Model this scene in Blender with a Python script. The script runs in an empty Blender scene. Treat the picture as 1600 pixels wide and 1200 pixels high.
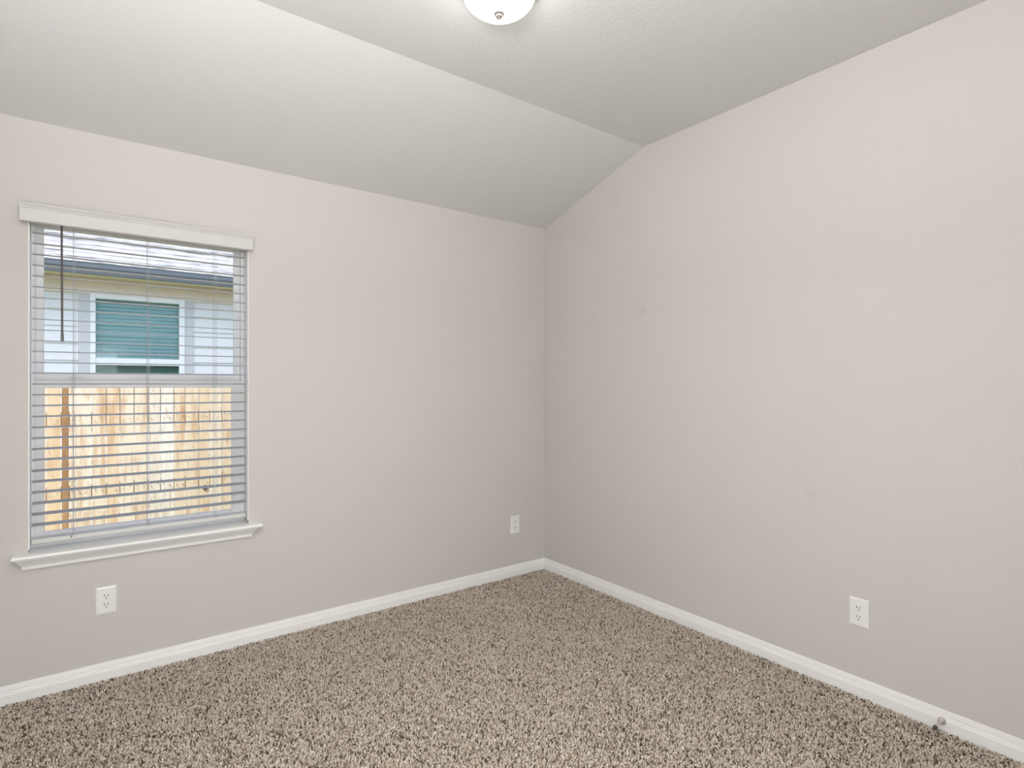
import bpy, bmesh, math, random
import numpy as np
from mathutils import Vector, Matrix

random.seed(7)
rng = np.random.default_rng(11)
scene = bpy.context.scene
COL = scene.collection
R = math.radians

# ------------------------------------------------------------------ camera
cam_d = bpy.data.cameras.new('camera')
cam = bpy.data.objects.new('camera', cam_d)
COL.objects.link(cam)
cam_d.sensor_fit = 'HORIZONTAL'
cam_d.sensor_width = 36.0
cam_d.lens = 36.0 * 886.0 / 1600.0
cam_d.clip_start = 0.02
cam.location = (-2.620, -3.123, 1.328)
cam.rotation_euler = (R(90), 0, R(-36.73))
scene.camera = cam

# ------------------------------------------------------------------ world, sun, lamps, exposure
world = bpy.data.worlds.new('sky_world')
scene.world = world
world.use_nodes = True
wn = world.node_tree
wn.nodes.clear()
w_out = wn.nodes.new('ShaderNodeOutputWorld')
w_bg = wn.nodes.new('ShaderNodeBackground')
w_sky = wn.nodes.new('ShaderNodeTexSky')
w_sky.sky_type = 'NISHITA'
w_sky.sun_disc = False
w_sky.sun_elevation = R(58)
w_sky.sun_rotation = R(200)
w_sky.dust_density = 2.0
w_bg.inputs['Strength'].default_value = 0.34
wn.links.new(w_sky.outputs['Color'], w_bg.inputs['Color'])
wn.links.new(w_bg.outputs['Background'], w_out.inputs['Surface'])

sun_d = bpy.data.lights.new('sun', 'SUN')
sun_d.energy = 5.9
sun_d.color = (1.0, 0.95, 0.87)
sun_d.angle = R(0.6)
sun = bpy.data.objects.new('sun', sun_d)
COL.objects.link(sun)
sun.rotation_euler = (R(32), 0, R(-60))       # high, from behind this house onto the fence

# added fill light, unseen, set in the doorway behind the camera
hall_d = bpy.data.lights.new('hall_fill', 'AREA')
hall_d.shape = 'RECTANGLE'
hall_d.size, hall_d.size_y = 0.90, 2.0
hall_d.energy = 40
hall_d.color = (1.0, 1.0, 1.0)
hall = bpy.data.objects.new('hall_fill', hall_d)
COL.objects.link(hall)
hall.location = (-2.52, -3.36, 1.03)
hall.rotation_euler = (R(90), 0, R(-18))

# added fill light, unseen, aimed up to bounce off the ceiling
fill_d = bpy.data.lights.new('bounce_fill', 'AREA')
fill_d.shape = 'RECTANGLE'
fill_d.size, fill_d.size_y = 0.6, 0.6
fill_d.energy = 65
fill_d.color = (1.0, 1.0, 1.0)
fill_lamp = bpy.data.objects.new('bounce_fill', fill_d)
COL.objects.link(fill_lamp)
fill_lamp.location = (-2.7, -2.7, 1.9)
fill_lamp.rotation_euler = (R(180), 0, 0)

LAMP_STRENGTH = 10.0

scene.view_settings.view_transform = 'Standard'
scene.view_settings.look = 'None'
scene.view_settings.exposure = 0.0
scene.view_settings.gamma = 1.0
scene.view_settings.use_curve_mapping = False


# ------------------------------------------------------------------ node helpers
def lin(r, g, b):
    f = lambda c: (c / 255 / 12.92) if c / 255 <= 0.04045 else ((c / 255 + 0.055) / 1.055) ** 2.4
    return (f(r), f(g), f(b), 1.0)


def mat(name, color, rough=0.5, metal=0.0, spec=0.5):
    m = bpy.data.materials.new(name)
    m.use_nodes = True
    b = m.node_tree.nodes['Principled BSDF']
    b.inputs['Base Color'].default_value = color if len(color) == 4 else (*color, 1)
    b.inputs['Roughness'].default_value = rough
    b.inputs['Metallic'].default_value = metal
    b.inputs['Specular IOR Level'].default_value = spec
    return m, m.node_tree, b


def N(nt, typ, **kw):
    n = nt.nodes.new(typ)
    for k, v in kw.items():
        setattr(n, k, v)
    return n


def link(nt, a, b):
    nt.links.new(a, b)


def noise(nt, vec, scale, detail=2.0, rough=0.5):
    n = N(nt, 'ShaderNodeTexNoise')
    n.inputs['Scale'].default_value = scale
    n.inputs['Detail'].default_value = detail
    n.inputs['Roughness'].default_value = rough
    link(nt, vec, n.inputs['Vector'])
    return n


def ramp(nt, fac, stops):
    r = N(nt, 'ShaderNodeValToRGB')
    e = r.color_ramp.elements
    while len(e) < len(stops):
        e.new(0.5)
    for el, (p, c) in zip(e, stops):
        el.position = p
        el.color = c if len(c) == 4 else (*c, 1)
    link(nt, fac, r.inputs['Fac'])
    return r


def bump(nt, b, height, strength, dist):
    n = N(nt, 'ShaderNodeBump')
    n.inputs['Strength'].default_value = strength
    n.inputs['Distance'].default_value = dist
    link(nt, height, n.inputs['Height'])
    link(nt, n.outputs['Normal'], b.inputs['Normal'])
    return n


def mixc(nt, fac, a, b):
    m = N(nt, 'ShaderNodeMix', data_type='RGBA')
    for s, v in ((m.inputs[0], fac), (m.inputs[6], a), (m.inputs[7], b)):
        if isinstance(v, (int, float, tuple)):
            s.default_value = v
        else:
            link(nt, v, s)
    return m.outputs[2]


def math_n(nt, op, a, b=None, clamp=False):
    m = N(nt, 'ShaderNodeMath', operation=op)
    m.use_clamp = clamp
    for s, v in ((m.inputs[0], a), (m.inputs[1], b)):
        if v is None:
            continue
        if isinstance(v, (int, float)):
            s.default_value = v
        else:
            link(nt, v, s)
    return m.outputs[0]


def geo_pos(nt):
    return N(nt, 'ShaderNodeNewGeometry').outputs['Position']


# ------------------------------------------------------------------ materials
WALL_C = (0.612, 0.589, 0.565, 1)
CEIL_C = (0.690, 0.686, 0.672, 1)


def paint(name, color, nscale, strength, spots=()):
    m, nt, b = mat(name, color, 0.75, spec=0.25)
    p = geo_pos(nt)
    n1 = noise(nt, p, nscale, 3.0, 0.55)
    h = ramp(nt, n1.outputs['Fac'], [(0.42, (0, 0, 0)), (0.62, (1, 1, 1))])
    bump(nt, b, h.outputs['Color'], strength, 0.0012)
    c = color
    if spots:                                      # round touched-up patches in the paint
        for (sx, sy, sz, rad, amt) in spots:
            d = N(nt, 'ShaderNodeVectorMath', operation='DISTANCE')
            link(nt, p, d.inputs[0])
            d.inputs[1].default_value = (sx, sy, sz)
            t = N(nt, 'ShaderNodeMapRange', interpolation_type='SMOOTHSTEP')
            t.inputs['From Min'].default_value = rad * 0.65
            t.inputs['From Max'].default_value = rad * 1.25
            t.inputs['To Min'].default_value = amt
            t.inputs['To Max'].default_value = 0.0
            link(nt, d.outputs['Value'], t.inputs['Value'])
            c = mixc(nt, t.outputs['Result'], c, (0.40, 0.38, 0.35, 1))
        link(nt, c, b.inputs['Base Color'])
    return m


M_wall = paint('greige_wall_paint', WALL_C, 95, 0.10)
M_wall_right = paint('greige_wall_paint_patched', WALL_C, 95, 0.10,
                     [(0.0, -0.898, 1.754, 0.028, 0.17), (0.0, -1.869, 0.827, 0.025, 0.08)])
M_ceil = paint('ceiling_paint', CEIL_C, 70, 0.22)
M_trim, _, _ = mat('white_trim_paint', (0.87, 0.87, 0.86), 0.35, spec=0.4)
M_vinyl, _, _ = mat('white_vinyl', (0.90, 0.905, 0.915), 0.35)
M_valance, _, _ = mat('white_valance', (0.63, 0.625, 0.605), 0.45)
M_slat_shaded, _, _ = mat('blind_slat_shaded', (0.36, 0.365, 0.385), 0.35)  # white slats; their backlit shade is put into this grey
M_cord, _, _ = mat('blind_cord', (0.45, 0.46, 0.48), 0.8)
M_wand, _, _ = mat('wand_plastic', (0.13, 0.115, 0.115), 0.3)  # the wand's backlit darkness is put into the base colour
M_plate, _, _ = mat('outlet_plastic', (0.84, 0.84, 0.83), 0.25)
M_slot, _, _ = mat('dark_slot', (0.015, 0.015, 0.015), 0.6)
M_nickel, _, _ = mat('brushed_nickel', (0.62, 0.58, 0.54), 0.32, metal=1.0)
M_finial, _, _ = mat('aged_nickel', (0.30, 0.275, 0.25), 0.5, metal=0.5)
M_stopmetal, _, _ = mat('satin_nickel_stop', (0.62, 0.57, 0.55), 0.4, metal=0.7)
M_rubber, _, _ = mat('grey_rubber', (0.075, 0.08, 0.085), 0.6)
M_gutter, _, _ = mat('slate_gutter', (0.165, 0.19, 0.225), 0.5)
M_frieze, _, _ = mat('tan_fascia', (0.80, 0.70, 0.62), 0.7)
M_siding, _, _ = mat('pale_siding', (0.80, 0.81, 0.83), 0.6)
M_housetrim, _, _ = mat('grey_house_trim', (0.60, 0.61, 0.63), 0.6)
M_nvinyl, _, _ = mat('white_house_vinyl', (0.86, 0.88, 0.90), 0.4)
M_nblind, _, _ = mat('house_blind', (0.80, 0.82, 0.78), 0.6)
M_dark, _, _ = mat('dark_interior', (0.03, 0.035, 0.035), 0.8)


def glass_mat(name, tint, gloss):
    m = bpy.data.materials.new(name)
    m.use_nodes = True
    nt = m.node_tree
    nt.nodes.clear()
    o = N(nt, 'ShaderNodeOutputMaterial')
    t = N(nt, 'ShaderNodeBsdfTransparent')
    t.inputs['Color'].default_value = tint
    g = N(nt, 'ShaderNodeBsdfGlossy')
    g.inputs['Roughness'].default_value = 0.02
    x = N(nt, 'ShaderNodeMixShader')
    fr = N(nt, 'ShaderNodeFresnel')
    fr.inputs['IOR'].default_value = 1.45
    link(nt, math_n(nt, 'MULTIPLY', fr.outputs['Fac'], gloss), x.inputs['Fac'])
    link(nt, t.outputs['BSDF'], x.inputs[1])
    link(nt, g.outputs['BSDF'], x.inputs[2])
    link(nt, x.outputs['Shader'], o.inputs['Surface'])
    return m


M_glass = glass_mat('clear_glass', (0.97, 0.985, 0.99, 1), 0.08)
M_nglass = glass_mat('teal_low_e_glass', (0.80, 0.915, 0.93, 1), 0.8)
M_screen = glass_mat('bug_screen_glass', (0.60, 0.72, 0.70, 1), 0.6)


def emit_mat():
    m, nt, b = mat('lit_frosted_glass', (0.95, 0.94, 0.92), 0.4)
    b.inputs['Emission Color'].default_value = (1.0, 0.985, 0.955, 1)
    b.inputs['Emission Strength'].default_value = LAMP_STRENGTH
    return m


M_dome = emit_mat()


def carpet_mats():
    m, nt, b = mat('carpet_yarn', (0.4, 0.35, 0.3), 0.95, spec=0.05)
    a = N(nt, 'ShaderNodeAttribute', attribute_name='yarn')
    link(nt, a.outputs['Color'], b.inputs['Base Color'])
    m2, nt, b = mat('carpet_backing', (0.3, 0.25, 0.2), 0.95, spec=0.05)
    p = geo_pos(nt)
    v = noise(nt, p, 160, 2)
    r = ramp(nt, v.outputs['Fac'], [(0.35, (0.14, 0.11, 0.085)), (0.6, (0.36, 0.30, 0.25))])
    link(nt, r.outputs['Color'], b.inputs['Base Color'])
    return m, m2


M_yarn, M_backing = carpet_mats()


def fence_mat():
    m, nt, b = mat('cedar_board', (0.7, 0.5, 0.35), 0.75, spec=0.2)
    at = N(nt, 'ShaderNodeAttribute', attribute_name='board')
    se = N(nt, 'ShaderNodeAttribute', attribute_name='seed')
    p = geo_pos(nt)
    off = N(nt, 'ShaderNodeVectorMath', operation='ADD')
    link(nt, p, off.inputs[0])
    link(nt, se.outputs['Color'], off.inputs[1])
    sc = N(nt, 'ShaderNodeVectorMath', operation='MULTIPLY')
    sc.inputs[1].default_value = (1.0, 1.0, 0.10)
    link(nt, off.outputs[0], sc.inputs[0])
    big = noise(nt, sc.outputs[0], 16, 5, 0.65)
    fine = noise(nt, sc.outputs[0], 95, 3, 0.6)
    sc2 = N(nt, 'ShaderNodeVectorMath', operation='MULTIPLY')
    sc2.inputs[1].default_value = (1.0, 1.0, 0.28)
    link(nt, off.outputs[0], sc2.inputs[0])
    blot = noise(nt, sc2.outputs[0], 17, 3)
    spk = noise(nt, sc2.outputs[0], 60, 2)
    f1 = ramp(nt, big.outputs['Fac'], [(0.50, (0, 0, 0)), (0.66, (1, 1, 1))])
    f2 = ramp(nt, fine.outputs['Fac'], [(0.45, (0, 0, 0)), (0.70, (1, 1, 1))])
    f3 = ramp(nt, blot.outputs['Fac'], [(0.57, (0, 0, 0)), (0.68, (1, 1, 1))])
    f4 = ramp(nt, spk.outputs['Fac'], [(0.70, (0, 0, 0)), (0.76, (1, 1, 1))])
    c = mixc(nt, math_n(nt, 'MULTIPLY', f1.outputs['Color'], 0.75), at.outputs['Color'], (0.54, 0.31, 0.14, 1))
    c = mixc(nt, math_n(nt, 'MULTIPLY', f2.outputs['Color'], 0.30), c, (0.52, 0.34, 0.20, 1))
    c = mixc(nt, math_n(nt, 'MULTIPLY', f3.outputs['Color'], 0.50), c, (0.52, 0.28, 0.12, 1))
    c = mixc(nt, math_n(nt, 'MULTIPLY', f4.outputs['Color'], 0.70), c, (0.22, 0.11, 0.06, 1))
    link(nt, c, b.inputs['Base Color'])
    bump(nt, b, fine.outputs['Fac'], 0.25, 0.002)
    return m


M_cedar = fence_mat()
M_knot, _, _ = mat('dark_knot', (0.10, 0.05, 0.03), 0.8)
M_nail, _, _ = mat('rusty_nail', (0.16, 0.08, 0.05), 0.6)


def shingle_mat():
    m, nt, b = mat('pale_shingle', (0.7, 0.7, 0.72), 0.9, spec=0.1)
    p = geo_pos(nt)
    sc = N(nt, 'ShaderNodeVectorMath', operation='MULTIPLY')
    sc.inputs[1].default_value = (0.35, 2.2, 2.2)
    link(nt, p, sc.inputs[0])
    n1 = noise(nt, sc.outputs[0], 14, 3)
    r = ramp(nt, n1.outputs['Fac'], [(0.36, (0.19, 0.19, 0.205)), (0.5, (0.40, 0.40, 0.42)), (0.7, (0.50, 0.50, 0.52))])
    link(nt, r.outputs['Color'], b.inputs['Base Color'])
    return m


M_shingle = shingle_mat()


def grass_mat():
    m, nt, b = mat('lawn_grass', (0.1, 0.2, 0.06), 0.9, spec=0.1)
    n1 = noise(nt, geo_pos(nt), 18, 4)
    r = ramp(nt, n1.outputs['Fac'], [(0.3, (0.10, 0.15, 0.05)), (0.7, (0.24, 0.30, 0.12))])
    link(nt, r.outputs['Color'], b.inputs['Base Color'])
    return m


M_grass = grass_mat()


# ------------------------------------------------------------------ mesh helpers
class MB:
    """collects shapes into one bmesh, then links them as ONE object"""

    def __init__(self):
        self.bm = bmesh.new()

    def box(self, a, b, bev=0.0, seg=2):
        x0, x1 = sorted((a[0], b[0])); y0, y1 = sorted((a[1], b[1])); z0, z1 = sorted((a[2], b[2]))
        co = [(x0, y0, z0), (x1, y0, z0), (x1, y1, z0), (x0, y1, z0), (x0, y0, z1), (x1, y0, z1), (x1, y1, z1), (x0, y1, z1)]
        v = [self.bm.verts.new(c) for c in co]
        fs = [self.bm.faces.new([v[i] for i in f]) for f in
              ((0, 3, 2, 1), (4, 5, 6, 7), (0, 1, 5, 4), (1, 2, 6, 5), (2, 3, 7, 6), (3, 0, 4, 7))]
        if bev > 0:
            es = list({e for f in fs for e in f.edges})
            bmesh.ops.bevel(self.bm, geom=es, offset=bev, segments=seg, profile=0.5, affect='EDGES')
        return self

    def prism(self, poly, axis, a, b):
        """poly in the two other axes (in xyz order), swept along axis from a to b (numbers or one pair of functions)"""
        def put(p, t):
            c = list(p)
            c.insert('xyz'.index(axis), t)
            return c
        fa = a if callable(a) else (lambda p: a)
        fb = b if callable(b) else (lambda p: b)
        va = [self.bm.verts.new(put(p, fa(p))) for p in poly]
        vb = [self.bm.verts.new(put(p, fb(p))) for p in poly]
        n = len(poly)
        self.bm.faces.new(va)
        self.bm.faces.new(list(reversed(vb)))
        for i in range(n):
            j = (i + 1) % n
            self.bm.faces.new((va[j], va[i], vb[i], vb[j]))
        return self

    def lathe(self, prof, seg=48, M=None):
        """prof = [(radius, height)] about local z, M places it"""
        M = M or Matrix()
        rings = []
        for r, z in prof:
            if r < 1e-6:
                rings.append([self.bm.verts.new(M @ Vector((0, 0, z)))])
            else:
                rings.append([self.bm.verts.new(M @ Vector((r * math.cos(2 * math.pi * k / seg), r * math.sin(2 * math.pi * k / seg), z))) for k in range(seg)])
        for A, B in zip(rings, rings[1:]):
            for k in range(seg):
                l = (k + 1) % seg
                if len(A) == 1 and len(B) == 1:
                    continue
                if len(A) == 1:
                    self.bm.faces.new((A[0], B[k], B[l]))
                elif len(B) == 1:
                    self.bm.faces.new((A[k], B[0], A[l]))
                else:
                    self.bm.faces.new((A[k], B[k], B[l], A[l]))
        return self

    def tube(self, p0, p1, r, seg=8):
        p0, p1 = Vector(p0), Vector(p1)
        d = p1 - p0
        M = Matrix.Translation(p0) @ d.to_track_quat('Z', 'Y').to_matrix().to_4x4()
        return self.lathe([(0, 0), (r, 0), (r, d.length), (0, d.length)], seg, M)

    def build(self, name, m, parent=None, smooth=False, angle=40):
        bmesh.ops.recalc_face_normals(self.bm, faces=self.bm.faces[:])
        me = bpy.data.meshes.new(name)
        self.bm.to_mesh(me)
        self.bm.free()
        me.materials.append(m)
        if smooth:
            me.polygons.foreach_set('use_smooth', [True] * len(me.polygons))
            me.set_sharp_from_angle(angle=R(angle))
        o = bpy.data.objects.new(name, me)
        COL.objects.link(o)
        if parent is not None:
            o.parent = parent
        return o


def empty(name, loc=(0, 0, 0), rz=0.0):
    o = bpy.data.objects.new(name, None)
    o.empty_display_size = 0.1
    o.location = loc
    o.rotation_euler = (0, 0, rz)
    COL.objects.link(o)
    return o


def tag(o, label, cat, group=None, kind=None):
    o['label'] = label
    o['category'] = cat
    if group:
        o['group'] = group
    if kind:
        o['kind'] = kind
    return o


def struct(o, label, cat):
    return tag(o, label, cat, kind='structure')


def copy_tree(o, parent=None):
    c = o.copy()
    COL.objects.link(c)
    if parent is not None:
        c.parent = parent
    for ch in list(o.children):
        copy_tree(ch, c)
    return c


# ------------------------------------------------------------------ the room shell
XL, YF = -3.05, -3.35            # inner faces of the left and front walls; corner of the photo is the origin
H_LOW, H_HI, Y_KINK = 2.438, 2.725, -0.912
WX0, WX1, WZ0, WZ1 = -2.824, -1.967, 0.592, 2.066
T = 0.16
TOP = 2.86

struct(MB().box((XL - 0.12, YF - 1.4, -0.12), (0.12, T, 0.0)).build('floor', M_backing),
       'beige speckled carpet floor of the empty room', 'floor')

mb = MB()
mb.box((XL - 0.12, 0, 0), (WX0, T, TOP))
mb.box((WX1, 0, 0), (0.12, T, TOP))
mb.box((WX0, 0, 0), (WX1, T, WZ0))
mb.box((WX0, 0, WZ1), (WX1, T, TOP))
struct(mb.build('wall_back', M_wall), 'greige painted wall with the window in it', 'wall')

wall_prof = [(0, 0), (0, H_LOW), (Y_KINK, H_HI), (YF, H_HI), (YF, 0)]
struct(MB().box((0, YF - 0.12, 0), (0.12, 0, TOP)).build('wall_right', M_wall_right),
       'plain greige wall right of the room corner', 'wall')
struct(MB().box((XL - 0.12, YF - 0.12, 0), (XL, 0, TOP)).build('wall_left', M_wall),
       'greige wall left of the window wall', 'wall')
DX0, DX1, DZ = -2.98, -2.06, 2.06
mb = MB()
mb.box((XL, YF - 0.12, 0), (DX0, YF, TOP))
mb.box((DX1, YF - 0.12, 0), (0, YF, TOP))
mb.box((DX0, YF - 0.12, DZ), (DX1, YF, TOP))
struct(mb.build('wall_front', M_wall), 'greige wall with the doorway opposite the window', 'wall')
# unseen hall behind the doorway, added to keep the sun out
mb = MB()
mb.box((XL - 0.12, YF - 1.4, 0), (XL, YF - 0.12, TOP))
mb.box((-1.4, YF - 1.4, 0), (-1.28, YF - 0.12, TOP))
mb.box((XL - 0.12, YF - 1.52, 0), (-1.28, YF - 1.4, TOP))
struct(mb.build('wall_sun_block', M_wall), 'greige hall walls, unseen, added to keep sun out of the doorway', 'wall')
struct(MB().box((XL, YF - 1.4, 2.44), (-1.4, YF - 0.12, TOP)).build('ceiling_sun_block', M_ceil),
       'hall ceiling, unseen, added to keep sun out of the doorway', 'ceiling')
struct(MB().prism([(0, H_LOW), (Y_KINK, H_HI), (YF, H_HI), (YF, TOP), (0, TOP)], 'x', XL, 0).build('ceiling', M_ceil),
       'pale ceiling, flat with a slope down to the window wall', 'ceiling')

# baseboards: one moulded profile (distance from wall, height)
BP = [(0, 0), (0.0145, 0), (0.0145, 0.0475), (0.0135, 0.0495), (0.0115, 0.0505), (0.0115, 0.0555), (0.0105, 0.0575), (0.0078, 0.0585),
      (0.0078, 0.0650), (0.0072, 0.0700), (0.0058, 0.0760), (0.0050, 0.0815), (0.0035, 0.0830), (0, 0.0830)]
mb = MB().prism([(-d, z) for d, z in BP], 'x', lambda p: XL - p[0], lambda p: p[0])
struct(mb.build('baseboard_back', M_trim, smooth=True, angle=25), 'white moulded baseboard under the window wall', 'baseboard')
mb = MB().prism([(-d, z) for d, z in BP], 'y', lambda p: p[0], lambda p: YF - p[0])
struct(mb.build('baseboard_right', M_trim, smooth=True, angle=25), 'white moulded baseboard along the right wall', 'baseboard')
mb = MB().prism([(XL + d, z) for d, z in BP], 'y', lambda p: -(p[0] - XL), lambda p: YF)
struct(mb.build('baseboard_left', M_trim, smooth=True, angle=25), 'white moulded baseboard along the left wall', 'baseboard')
mb = MB().prism([(YF + d, z) for d, z in BP], 'x', DX1 + 0.06, lambda p: -(p[0] - YF))
struct(mb.build('baseboard_front', M_trim, smooth=True, angle=25), 'white moulded baseboard beside the doorway', 'baseboard')
mb = MB()
for x0, x1 in ((DX0 - 0.055, DX0), (DX1, DX1 + 0.055)):
    mb.box((x0, YF, 0), (x1, YF + 0.015, DZ + 0.055), 0.003)
mb.box((DX0, YF, DZ), (DX1, YF + 0.015, DZ + 0.055), 0.003)
struct(mb.build('trim_1', M_trim), 'white casing round the doorway', 'trim')

# ------------------------------------------------------------------ carpet pile
def carpet():
    s = 0.0069
    xs = np.arange(XL + 0.016, -0.0155, s)
    ys = np.arange(YF + 0.0, -0.0155, s)
    gx, gy = np.meshgrid(xs, ys)
    n = gx.size
    cx = gx.ravel() + rng.uniform(-0.5, 0.5, n) * s
    cy = gy.ravel() + rng.uniform(-0.5, 0.5, n) * s
    cx = np.clip(cx, XL + 0.017, -0.0165)
    cy = np.clip(cy, YF, -0.0165)
    th = rng.uniform(0, 2 * np.pi, n)
    ln = rng.uniform(0.0018, 0.0066, n)
    h = rng.uniform(0.0075, 0.0125, n)
    w = rng.uniform(0.0023, 0.0036, n)
    dx, dy = np.cos(th) * ln, np.sin(th) * ln
    tipx = np.clip(cx + dx, XL + 0.0155, -0.0152)
    tipy = np.clip(cy + dy, YF, -0.0152)
    ang = rng.uniform(0, 2 * np.pi, n)
    V = np.zeros((n, 8, 3), np.float32)
    for k in range(4):
        a = ang + k * np.pi / 2
        V[:, k, 0] = cx + np.cos(a) * w * 0.7
        V[:, k, 1] = cy + np.sin(a) * w * 0.7
        V[:, k, 2] = 0.0
    for k in range(4):
        a = ang + k * np.pi / 2 + 0.5
        V[:, 4 + k, 0] = tipx + np.cos(a) * w
        V[:, 4 + k, 1] = tipy + np.sin(a) * w
        V[:, 4 + k, 2] = h + rng.uniform(-0.0018, 0.0014, n)
    V[:, :, 0] = np.clip(V[:, :, 0], XL + 0.0147, -0.0147)
    V[:, :, 1] = np.clip(V[:, :, 1], YF, -0.0147)
    quad = np.array([[4, 5, 6, 7], [0, 1, 5, 4], [1, 2, 6, 5], [2, 3, 7, 6], [3, 0, 4, 7]], np.int64)
    F = (np.arange(n)[:, None, None] * 8 + quad[None]).reshape(-1, 4)
    me = bpy.data.meshes.new('carpet_pile')
    me.vertices.add(n * 8)
    me.vertices.foreach_set('co', V.reshape(-1))
    nf = len(F)
    me.loops.add(nf * 4)
    me.loops.foreach_set('vertex_index', F.reshape(-1).astype(np.int32))
    me.polygons.add(nf)
    me.polygons.foreach_set('loop_start', (np.arange(nf) * 4).astype(np.int32))
    me.update(calc_edges=True)
    pal = np.array([(0.72, 0.64, 0.56), (0.62, 0.535, 0.45), (0.50, 0.42, 0.34), (0.26, 0.21, 0.165), (0.10, 0.075, 0.058), (0.82, 0.76, 0.70)])
    idx = rng.choice(len(pal), n, p=[0.28, 0.26, 0.18, 0.12, 0.07, 0.09])
    c = pal[idx] * rng.uniform(0.9, 1.1, (n, 1))
    rgba = np.ones((n, 8, 4), np.float32)
    rgba[:, :, :3] = c[:, None, :]
    at = me.attributes.new('yarn', 'FLOAT_COLOR', 'POINT')
    at.data.foreach_set('color', rgba.reshape(-1))
    me.materials.append(M_yarn)
    o = bpy.data.objects.new('carpet_pile', me)
    COL.objects.link(o)
    tag(o, 'beige and brown flecked carpet pile covering the whole floor', 'carpet', kind='stuff')


carpet()

# ------------------------------------------------------------------ the window
win = empty('window_1', (0, 0, 0))
struct(win, 'white single hung window in the left wall with blind', 'window')
GX0, GX1 = -2.781, -2.023


def ring(mb, x0, x1, z0, z1, wl, wr, wb, wt, y0, y1, bev=0.0015):
    mb.box((x0, y0, z0), (x0 + wl, y1, z1), bev)
    mb.box((x1 - wr, y0, z0), (x1, y1, z1), bev)
    mb.box((x0 + wl, y0, z0), (x1 - wr, y1, z0 + wb), bev)
    mb.box((x0 + wl, y0, z1 - wt), (x1 - wr, y1, z1), bev)
    return mb


mb = MB()                                               # added white liner: bright light on the returns put into colour
mb.box((WX0, 0.002, 0.632), (WX0 + 0.004, 0.10, WZ1 - 0.004))
mb.box((WX1 - 0.004, 0.002, 0.632), (WX1, 0.10, WZ1 - 0.004))
mb.box((WX0, 0.002, WZ1 - 0.004), (WX1, 0.10, WZ1))
mb.build('jamb_lit_liner', M_trim, win)
mb = ring(MB(), WX0, WX1, 0.616, WZ1, 0.016, 0.016, 0.02, 0.016, 0.098, 0.158)
mb.box((WX0 + 0.016, 0.104, 0.65), (WX0 + 0.020, 0.109, 1.33))
mb.box((WX1 - 0.020, 0.104, 0.65), (WX1 - 0.016, 0.109, 1.33))
mb.build('window_frame', M_vinyl, win)
us = ring(MB(), WX0 + 0.014, WX1 - 0.014, 1.340, WZ1 - 0.012, 0.030, 0.030, 0.040, 0.035, 0.134, 0.154).build('upper_sash', M_vinyl, win)
MB().box((-2.785, 0.143, 1.378), (-2.005, 0.147, 2.022)).build('pane', M_glass, us)
mb = ring(MB(), WX0 + 0.016, WX1 - 0.016, 0.632, 1.346, 0.030, 0.042, 0.044, 0.036, 0.106, 0.131)
mb.box((WX0 + 0.030, 0.1035, 1.3395), (WX1 - 0.030, 0.107, 1.3465), 0.001)   # finger lip along the meeting rail
mb.box((GX0 + 0.012, 0.102, 0.662), (GX1 - 0.012, 0.107, 0.667), 0.001)
ls = mb.build('lower_sash', M_vinyl, win)
MB().box((-2.785, 0.117, 0.670), (-2.02, 0.121, 1.316)).build('pane', M_glass, ls)
for x in (-2.665, -2.15):
    mb = MB()
    mb.box((x - 0.036, 0.112, 1.346), (x + 0.036, 0.130, 1.351), 0.0015)
    mb.prism([(x - 0.030, 1.351), (x - 0.018, 1.358), (x, 1.361), (x + 0.018, 1.358), (x + 0.030, 1.351)], 'y', 0.114, 0.128)
    mb.box((x - 0.004, 0.104, 1.352), (x + 0.026, 0.114, 1.357), 0.001)
    mb.build('sash_lock', M_vinyl, ls)
# stool and apron
mb = MB()
st = [(-2.874, -0.052), (-1.910, -0.052), (-1.910, 0.0), (WX1, 0.0), (WX1, 0.098), (WX0, 0.098), (WX0, 0.0), (-2.874, 0.0)]
nose = [(-0.0005, 0.598), (-0.046, 0.598), (-0.0505, 0.6005), (-0.053, 0.607), (-0.0505, 0.6135), (-0.046, 0.616), (-0.0005, 0.616)]
mb.prism(nose, 'x', -2.875, -1.909)
mb.box((WX0, -0.0005, 0.598), (WX1, 0.098, 0.616))
mb.build('window_sill', M_trim, win, smooth=True, angle=35)
ap = [(-0.0005, 0.598), (-0.036, 0.598), (-0.036, 0.592), (-0.031, 0.588), (-0.026, 0.580), (-0.0195, 0.572), (-0.0145, 0.566),
      (-0.0135, 0.560), (-0.0135, 0.552), (-0.0005, 0.552)]
mb = MB().prism(ap, 'x', lambda p: -2.8435 + (p[0] + 0.0135) * 0.9, lambda p: -1.9525 - (p[0] + 0.0135) * 0.9)
mb.build('window_apron', M_trim, win, smooth=True, angle=25)

# ------------------------------------------------------------------ the blind
bl = empty('window_blind', (-2.395, 0.05, 0.66))
tag(bl, 'horizontal slat blind with a white valance, half hiding the window', 'blind')
bl_off = Vector((-2.395, 0.05, 0.66))


def bpart(mb, name, m, parent=None, smooth=False):
    bmesh.ops.translate(mb.bm, verts=mb.bm.verts[:], vec=-bl_off)
    return mb.build(name, m, parent or bl, smooth)


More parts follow.
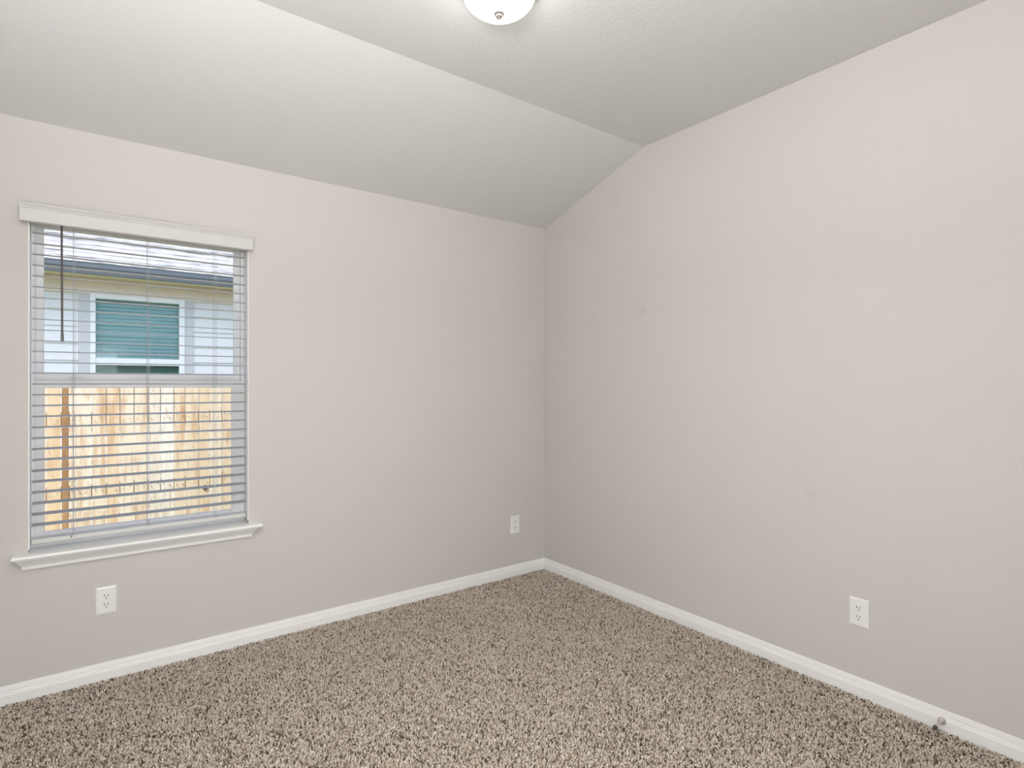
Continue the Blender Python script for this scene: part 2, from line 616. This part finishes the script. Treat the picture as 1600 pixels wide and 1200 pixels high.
vp = [(-0.020, 2.006), (-0.033, 2.004), (-0.036, 2.008), (-0.034, 2.013), (-0.034, 2.058), (-0.037, 2.063), (-0.040, 2.070), (-0.044, 2.074),
      (-0.044, 2.080), (-0.020, 2.081)]
mb = MB().prism(vp, 'x', lambda p: -2.850 - (-p[0] - 0.034) * 0.6, lambda p: -1.954 + (-p[0] - 0.034) * 0.6)
for xa, xb in ((-2.850, -2.838), (-1.966, -1.954)):
    mb.box((xa, -0.022, 2.007), (xb, -0.0005, 2.079), 0.001)
bpart(mb, 'valance', M_valance)
bpart(MB().box((WX0 + 0.006, 0.014, 2.010), (WX1 - 0.006, 0.070, 2.060), 0.002), 'headrail', M_valance)
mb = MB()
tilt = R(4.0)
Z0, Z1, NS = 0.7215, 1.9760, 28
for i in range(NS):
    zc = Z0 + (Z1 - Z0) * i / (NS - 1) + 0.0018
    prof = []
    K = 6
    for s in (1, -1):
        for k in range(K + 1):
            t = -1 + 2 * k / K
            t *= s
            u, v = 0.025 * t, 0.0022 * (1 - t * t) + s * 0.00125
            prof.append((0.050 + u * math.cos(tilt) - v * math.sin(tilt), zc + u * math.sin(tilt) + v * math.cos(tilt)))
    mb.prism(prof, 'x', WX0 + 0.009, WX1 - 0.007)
bpart(mb, 'slats', M_slat_shaded)
br = bpart(MB().box((WX0 + 0.008, 0.025, 0.646), (WX1 - 0.007, 0.075, 0.6655), 0.003), 'bottom_rail', M_valance)
for x in (-2.66, -2.396, -2.125):
    M = Matrix.Translation((x, 0.045, 0.6445))
    bpart(MB().lathe([(0, -0.001), (0.006, -0.001), (0.007, 0.0018), (0, 0.0018)], 16, M), 'cord_plug', M_valance, br)
for x in (-2.672, -2.396, -2.113):
    mb = MB()
    for y in (0.0235, 0.0765):
        mb.tube((x - 0.003, y, 0.66), (x - 0.003, y, 2.02), 0.0009, 6)
    mb.tube((x + 0.004, 0.0232, 0.66), (x + 0.004, 0.0232, 2.02), 0.0007, 6)
    bpart(mb, 'ladder_cord', M_cord)
mb = MB()
mb.tube((-2.7125, 0.012, 1.517), (-2.7145, 0.012, 2.012), 0.0046, 6)
mb.tube((-2.7125, 0.012, 1.513), (-2.7125, 0.012, 1.545), 0.0056, 10)
bpart(mb, 'tilt_wand', M_wand)
bpart(MB().tube((-2.6815, 0.0225, 0.656), (-2.6815, 0.0225, 0.664), 0.0022, 8), 'cord_end', M_wand)

# ------------------------------------------------------------------ outlets
def make_outlet():
    root = empty('wall_outlet', (0, 0, 0))
    w, h, t = 0.0375, 0.0600, 0.0058
    mb = MB()
    fr = [(-w, 0), (w, 0)]
    base = [(-w, -h), (w, -h), (w, h), (-w, h)]
    inner = [(-w + .006, -h + .006), (w - .006, -h + .006), (w - .006, h - .006), (-w + .006, h - .006)]
    r0 = [mb.bm.verts.new((x, -0.0002, z)) for x, z in base]
    r1 = [mb.bm.verts.new((x, -0.0030, z)) for x, z in base]
    r2 = [mb.bm.verts.new((x, -t, z)) for x, z in inner]
    for A, B in ((r0, r1), (r1, r2)):
        for k in range(4):
            l = (k + 1) % 4
            mb.bm.faces.new((A[k], A[l], B[l], B[k]))
    mb.bm.faces.new(list(r2)); mb.bm.faces.new(list(reversed(r0)))
    mb.build('cover_plate', M_plate, root)
    for s in (1, -1):
        zc = 0.0194 * s
        mb = MB()
        poly = []
        for k in range(40):                     # round face cut flat above and below
            a = 2 * math.pi * k / 40
            poly.append((0.0172 * math.cos(a), zc + max(-0.0142, min(0.0142, 0.0172 * math.sin(a)))))
        mb.prism(poly, 'y', -t + 0.0005, -t - 0.0016)
        rc = mb.build('receptacle', M_plate, root)
        for dx, hh in ((-0.0065, 0.0045), (0.0065, 0.0036)):
            MB().box((dx - 0.0014, -t - 0.0020, zc + 0.0035 - hh), (dx + 0.0014, -t - 0.001, zc + 0.0035 + hh)).build('slot', M_slot, rc)
        g = [(0.0028 * math.cos(2 * math.pi * k / 16), zc - 0.0078 + min(0.0016, 0.0028 * math.sin(2 * math.pi * k / 16))) for k in range(16)]
        MB().prism(g, 'y', -t - 0.001, -t - 0.0020).build('ground_hole', M_slot, rc)
    M = Matrix.Translation((0, -t + 0.0003, 0)) @ Matrix.Rotation(R(90), 4, 'X')
    MB().lathe([(0, 0), (0.003, 0), (0.0028, 0.0011), (0, 0.0015)], 16, M).build('screw', M_plate, root)
    return root


o1 = make_outlet()
tag(o1, 'white duplex wall outlet on the window wall, below the window', 'outlet', 'wall outlets')
o2, o3 = copy_tree(o1), copy_tree(o1)
o1.location = (-2.558, 0, 0.3605)
o2.location = (-0.2645, 0, 0.3590)
tag(o2, 'white duplex wall outlet on the window wall, close to the room corner', 'outlet', 'wall outlets')
o3.location = (0, -2.0755, 0.3590)
o3.rotation_euler = (0, 0, R(-90))
tag(o3, 'white duplex wall outlet on the plain wall that has no window', 'outlet', 'wall outlets')

# ------------------------------------------------------------------ door stop on the right baseboard
ds = empty('door_stop', (-0.0143, -2.3715, 0.0455))
tag(ds, 'short nickel door stop with dark rubber tip screwed to the white baseboard', 'door stop')
MX = Matrix.Rotation(R(-90), 4, 'Y')
MB().lathe([(0, 0), (0.0135, 0), (0.0140, 0.003), (0.0125, 0.008), (0.0085, 0.0125), (0.0065, 0.0145), (0, 0.0145)], 32, MX).build('base', M_stopmetal, ds, True)
MB().lathe([(0, 0.014), (0.0062, 0.014), (0.0055, 0.024), (0.0055, 0.066), (0.0062, 0.068), (0, 0.068)], 24, MX).build('shaft', M_stopmetal, ds, True)
MB().lathe([(0, 0.068), (0.0070, 0.068), (0.0076, 0.070), (0.0076, 0.078), (0.0062, 0.082), (0, 0.083)], 24, MX).build('rubber_tip', M_rubber, ds, True)

# ------------------------------------------------------------------ ceiling light
cl = empty('ceiling_light', (-1.474, -1.512, H_HI))
tag(cl, 'lit frosted glass dome flush ceiling light with nickel finial', 'ceiling light')
MB().lathe([(0, -0.0005), (0.140, -0.0005), (0.1425, -0.003), (0.1425, -0.023), (0.140, -0.0275), (0.134, -0.0295), (0.1315, -0.0265), (0, -0.0255)], 64).build('mounting_pan', M_nickel, cl, True)
prof = [(0.1305, -0.0250)]
for k in range(1, 19):
    a = k / 18 * math.pi / 2
    prof.append((0.1305 * math.cos(a) ** 0.9 if k < 18 else 0.0, -0.0250 - 0.082 * math.sin(a)))
MB().lathe(prof, 64).build('glass_dome', M_dome, cl, True)
MB().lathe([(0, -0.104), (0.0180, -0.1055), (0.0185, -0.1085), (0.0165, -0.1110), (0.0120, -0.1125), (0.0125, -0.1165), (0.0115, -0.1190), (0.0070, -0.1205),
            (0.0068, -0.1225), (0.0055, -0.1245), (0, -0.1250)], 32).build('finial', M_finial, cl, True)

# ------------------------------------------------------------------ outside: lawn, fence, house next door
struct(MB().box((-14, T, -0.62), (10, 14, -0.5)).build('lawn', M_grass), 'grass strip between the houses', 'lawn')


def fence():
    root = empty('wooden_fence', (-2.3, 2.15, -0.5))
    tag(root, 'raw cedar picket fence outside the window, filling its lower sash', 'fence')
    xs = [-2.866, -2.781, -2.735, -2.702, -2.604, -2.515, -2.429, -2.339, -2.246, -2.165, -2.073, -1.993, -1.898, -1.814, -1.726, -1.649]
    cols = [(0.74, 0.56, 0.37), (0.32, 0.165, 0.07), (0.77, 0.66, 0.52), (0.78, 0.68, 0.55), (0.77, 0.65, 0.51), (0.74, 0.57, 0.40), (0.78, 0.67, 0.53), (0.77, 0.65, 0.51),
            (0.76, 0.68, 0.58), (0.82, 0.77, 0.69), (0.75, 0.62, 0.46), (0.76, 0.63, 0.48), (0.74, 0.59, 0.42), (0.78, 0.67, 0.53), (0.75, 0.61, 0.45)]
    x = xs[-1]
    while x < 1.5:
        x += random.uniform(0.084, 0.092); xs.append(x); cols.append((0.72, random.uniform(0.48, 0.6), random.uniform(0.28, 0.44)))
    x = xs[0]
    while x > -6:
        x -= random.uniform(0.084, 0.092); xs.insert(0, x); cols.insert(0, (0.72, random.uniform(0.48, 0.6), random.uniform(0.28, 0.44)))
    mb = MB()
    cl_lay = mb.bm.loops.layers.float_color.new('board')
    sd_lay = mb.bm.loops.layers.float_color.new('seed')
    for i in range(len(cols)):
        g = 0.0024
        xa, xb = xs[i] + g, xs[i + 1] - g
        y = 2.15 + random.uniform(-0.003, 0.003)
        zt = 1.375 + random.uniform(-0.01, 0.01)
        nb = len(mb.bm.faces)
        poly = [(xa, -0.46), (xb, -0.46), (xb, zt - 0.02), (xb - 0.015, zt), (xa + 0.015, zt), (xa, zt - 0.02)]
        va = [mb.bm.verts.new((p[0], y, p[1])) for p in poly]
        vb = [mb.bm.verts.new((p[0], y + 0.015, p[1])) for p in poly]
        fs = [mb.bm.faces.new(va), mb.bm.faces.new(list(reversed(vb)))]
        for k in range(6):
            l = (k + 1) % 6
            fs.append(mb.bm.faces.new((va[l], va[k], vb[k], vb[l])))
        sd = (random.uniform(0, 40), random.uniform(0, 40), random.uniform(0, 90), 1)
        for f in fs:
            for lp in f.loops:
                lp[cl_lay] = (*cols[i], 1)
                lp[sd_lay] = sd
    nb = len(mb.bm.faces)
    for i in range(len(cols)):                             # nail heads where the rails are
        if -3.3 < xs[i] < -1.2:
            for z in (1.07, 0.53):
                for q in (0.25, 0.72):
                    M = Matrix.Translation((xs[i] + 0.087 * q, 2.147, z + random.uniform(-0.02, 0.02))) @ Matrix.Rotation(R(90), 4, 'X')
                    mb.lathe([(0, 0.0012), (0.0032, 0.001), (0.0032, -0.004)], 8, M)
    mb.bm.faces.ensure_lookup_table()
    for f in mb.bm.faces[nb:]:
        f.material_index = 1
    off = Vector((-2.3, 2.15, -0.5))
    bmesh.ops.translate(mb.bm, verts=mb.bm.verts[:], vec=-off)
    pan = mb.build('picket_panel', M_cedar, root)
    pan.data.materials.append(M_nail)
    M = Matrix.Translation(Vector((-1.850, 2.1462, 0.473)) - off) @ Matrix.Rotation(R(90), 4, 'X')
    MB().lathe([(0, 0.000), (0.010, 0.001), (0.014, 0.003), (0.019, 0.0022), (0.021, -0.003)], 20, M).build('knot', M_knot, pan, True)
    for z in (-0.1, 0.53, 1.07):
        MB().box(Vector((-6, 2.17, z - 0.045)) - off, Vector((1.5, 2.205, z + 0.045)) - off).build('rail', M_knot_wood, root)
    for x in (-5.2, -3.3, -0.9, 1.0):
        MB().box(Vector((x, 2.206, -0.5)) - off, Vector((x + 0.09, 2.295, 1.30)) - off).build('post', M_knot_wood, root)


M_knot_wood, _, _ = mat('cedar_rail', (0.55, 0.38, 0.22), 0.8)
fence()


def house():
    YN = 4.70
    root = empty('neighbour_house', (-2.2, YN, -0.5))
    tag(root, 'pale sided house next door seen through the upper window sash', 'house')
    off = Vector((-2.2, YN, -0.5))

    def part(mb, name, m, parent=root, smooth=False):
        bmesh.ops.translate(mb.bm, verts=mb.bm.verts[:], vec=-off)
        return mb.build(name, m, parent, smooth)

    # lap siding, leaving the window hole
    NW0, NW1, NZ0, NZ1 = -2.608, -1.700, 0.85, 2.330
    e = 0.1855
    z = 1.590
    while z > -0.5:
        z -= e
    prof_rows = []
    while z < 2.33:
        prof_rows.append((z, min(z + e, 2.335)))
        z += e
    mb = MB()
    for xa, xb, lo, hi in ((-7, NW0 - 0.107, -9, 9), (NW1 + 0.095, 3.5, -9, 9), (NW0 - 0.107, NW1 + 0.095, -9, NZ0)):
        for z0, z1 in prof_rows:
            if z0 >= hi:
                continue
            mb.prism([(YN - 0.022, z0), (YN - 0.006, min(z1, hi)), (YN + 0.05, min(z1, hi)), (YN + 0.05, z0)], 'x', xa, xb)
    mb.box((-7, YN + 0.08, -0.5), (NW0, YN + 0.2, 2.5))
    mb.box((NW1, YN + 0.08, -0.5), (3.5, YN + 0.2, 2.5))
    part(mb, 'siding', M_siding)
    part(MB().box((NW0 - 0.107, YN - 0.030, NZ0), (NW0, YN + 0.05, 2.325)), 'window_trim', M_housetrim)
    part(MB().box((NW1, YN - 0.030, NZ0), (NW1 + 0.095, YN + 0.05, 2.325)), 'window_trim', M_housetrim)
    mb = MB().box((-7, YN - 0.035, 2.325), (3.5, YN + 0.05, 2.52))
    part(mb, 'frieze_board', M_frieze)
    part(MB().box((-7, YN - 0.36, 2.505), (3.5, YN + 0.05, 2.52)), 'soffit', M_frieze)
    g = [(YN - 0.30, 2.492), (YN - 0.375, 2.492), (YN - 0.380, 2.520), (YN - 0.400, 2.555), (YN - 0.405, 2.592), (YN - 0.410, 2.604), (YN - 0.395, 2.606),
         (YN - 0.392, 2.594), (YN - 0.30, 2.594)]
    part(MB().prism(g, 'x', -7, 3.5), 'gutter', M_gutter)
    mb = MB()
    sl = 0.5
    y = YN - 0.40
    zz = 2.612
    ex = 0.15
    while y < YN + 5:
        mb.prism([(y, zz), (y + ex * 1.25, zz + ex * 1.25 * sl - 0.016), (y + ex * 1.25, zz + ex * 1.25 * sl - 0.03), (y, zz - 0.016)], 'x', -7, 3.5)
        y += ex
        zz += ex * sl
    part(mb, 'roof', M_shingle)
    part(MB().box((-7, YN - 0.30, 2.52), (3.5, YN - 0.28, 2.60)), 'fascia', M_frieze)
    fr = part(ring(MB(), NW0, NW1, NZ0, NZ1, 0.048, 0.058, 0.05, 0.052, YN - 0.045, YN + 0.04, 0.003).box((NW0 + 0.048, YN - 0.03, 1.540), (NW1 - 0.058, YN + 0.03, 1.619), 0.003),
              'window_frame', M_nvinyl)
    part(MB().box((NW0 + 0.04, YN + 0.000, 1.61), (NW1 - 0.05, YN + 0.005, 2.285)), 'upper_pane', M_nglass, fr)
    part(MB().box((NW0 + 0.04, YN - 0.012, NZ0 + 0.04), (NW1 - 0.05, YN - 0.008, 1.55)), 'lower_pane', M_screen, fr)
    mb = MB()
    zc = 0.92
    while zc < 2.27:
        mb.prism([(YN + 0.050, zc - 0.021), (YN + 0.053, zc - 0.0215), (YN + 0.066, zc + 0.0205), (YN + 0.063, zc + 0.021)], 'x', NW0 + 0.045, NW1 - 0.055)
        zc += 0.042
    part(mb, 'window_blind', M_nblind, fr)
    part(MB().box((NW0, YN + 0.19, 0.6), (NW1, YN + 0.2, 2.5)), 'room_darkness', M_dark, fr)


house()
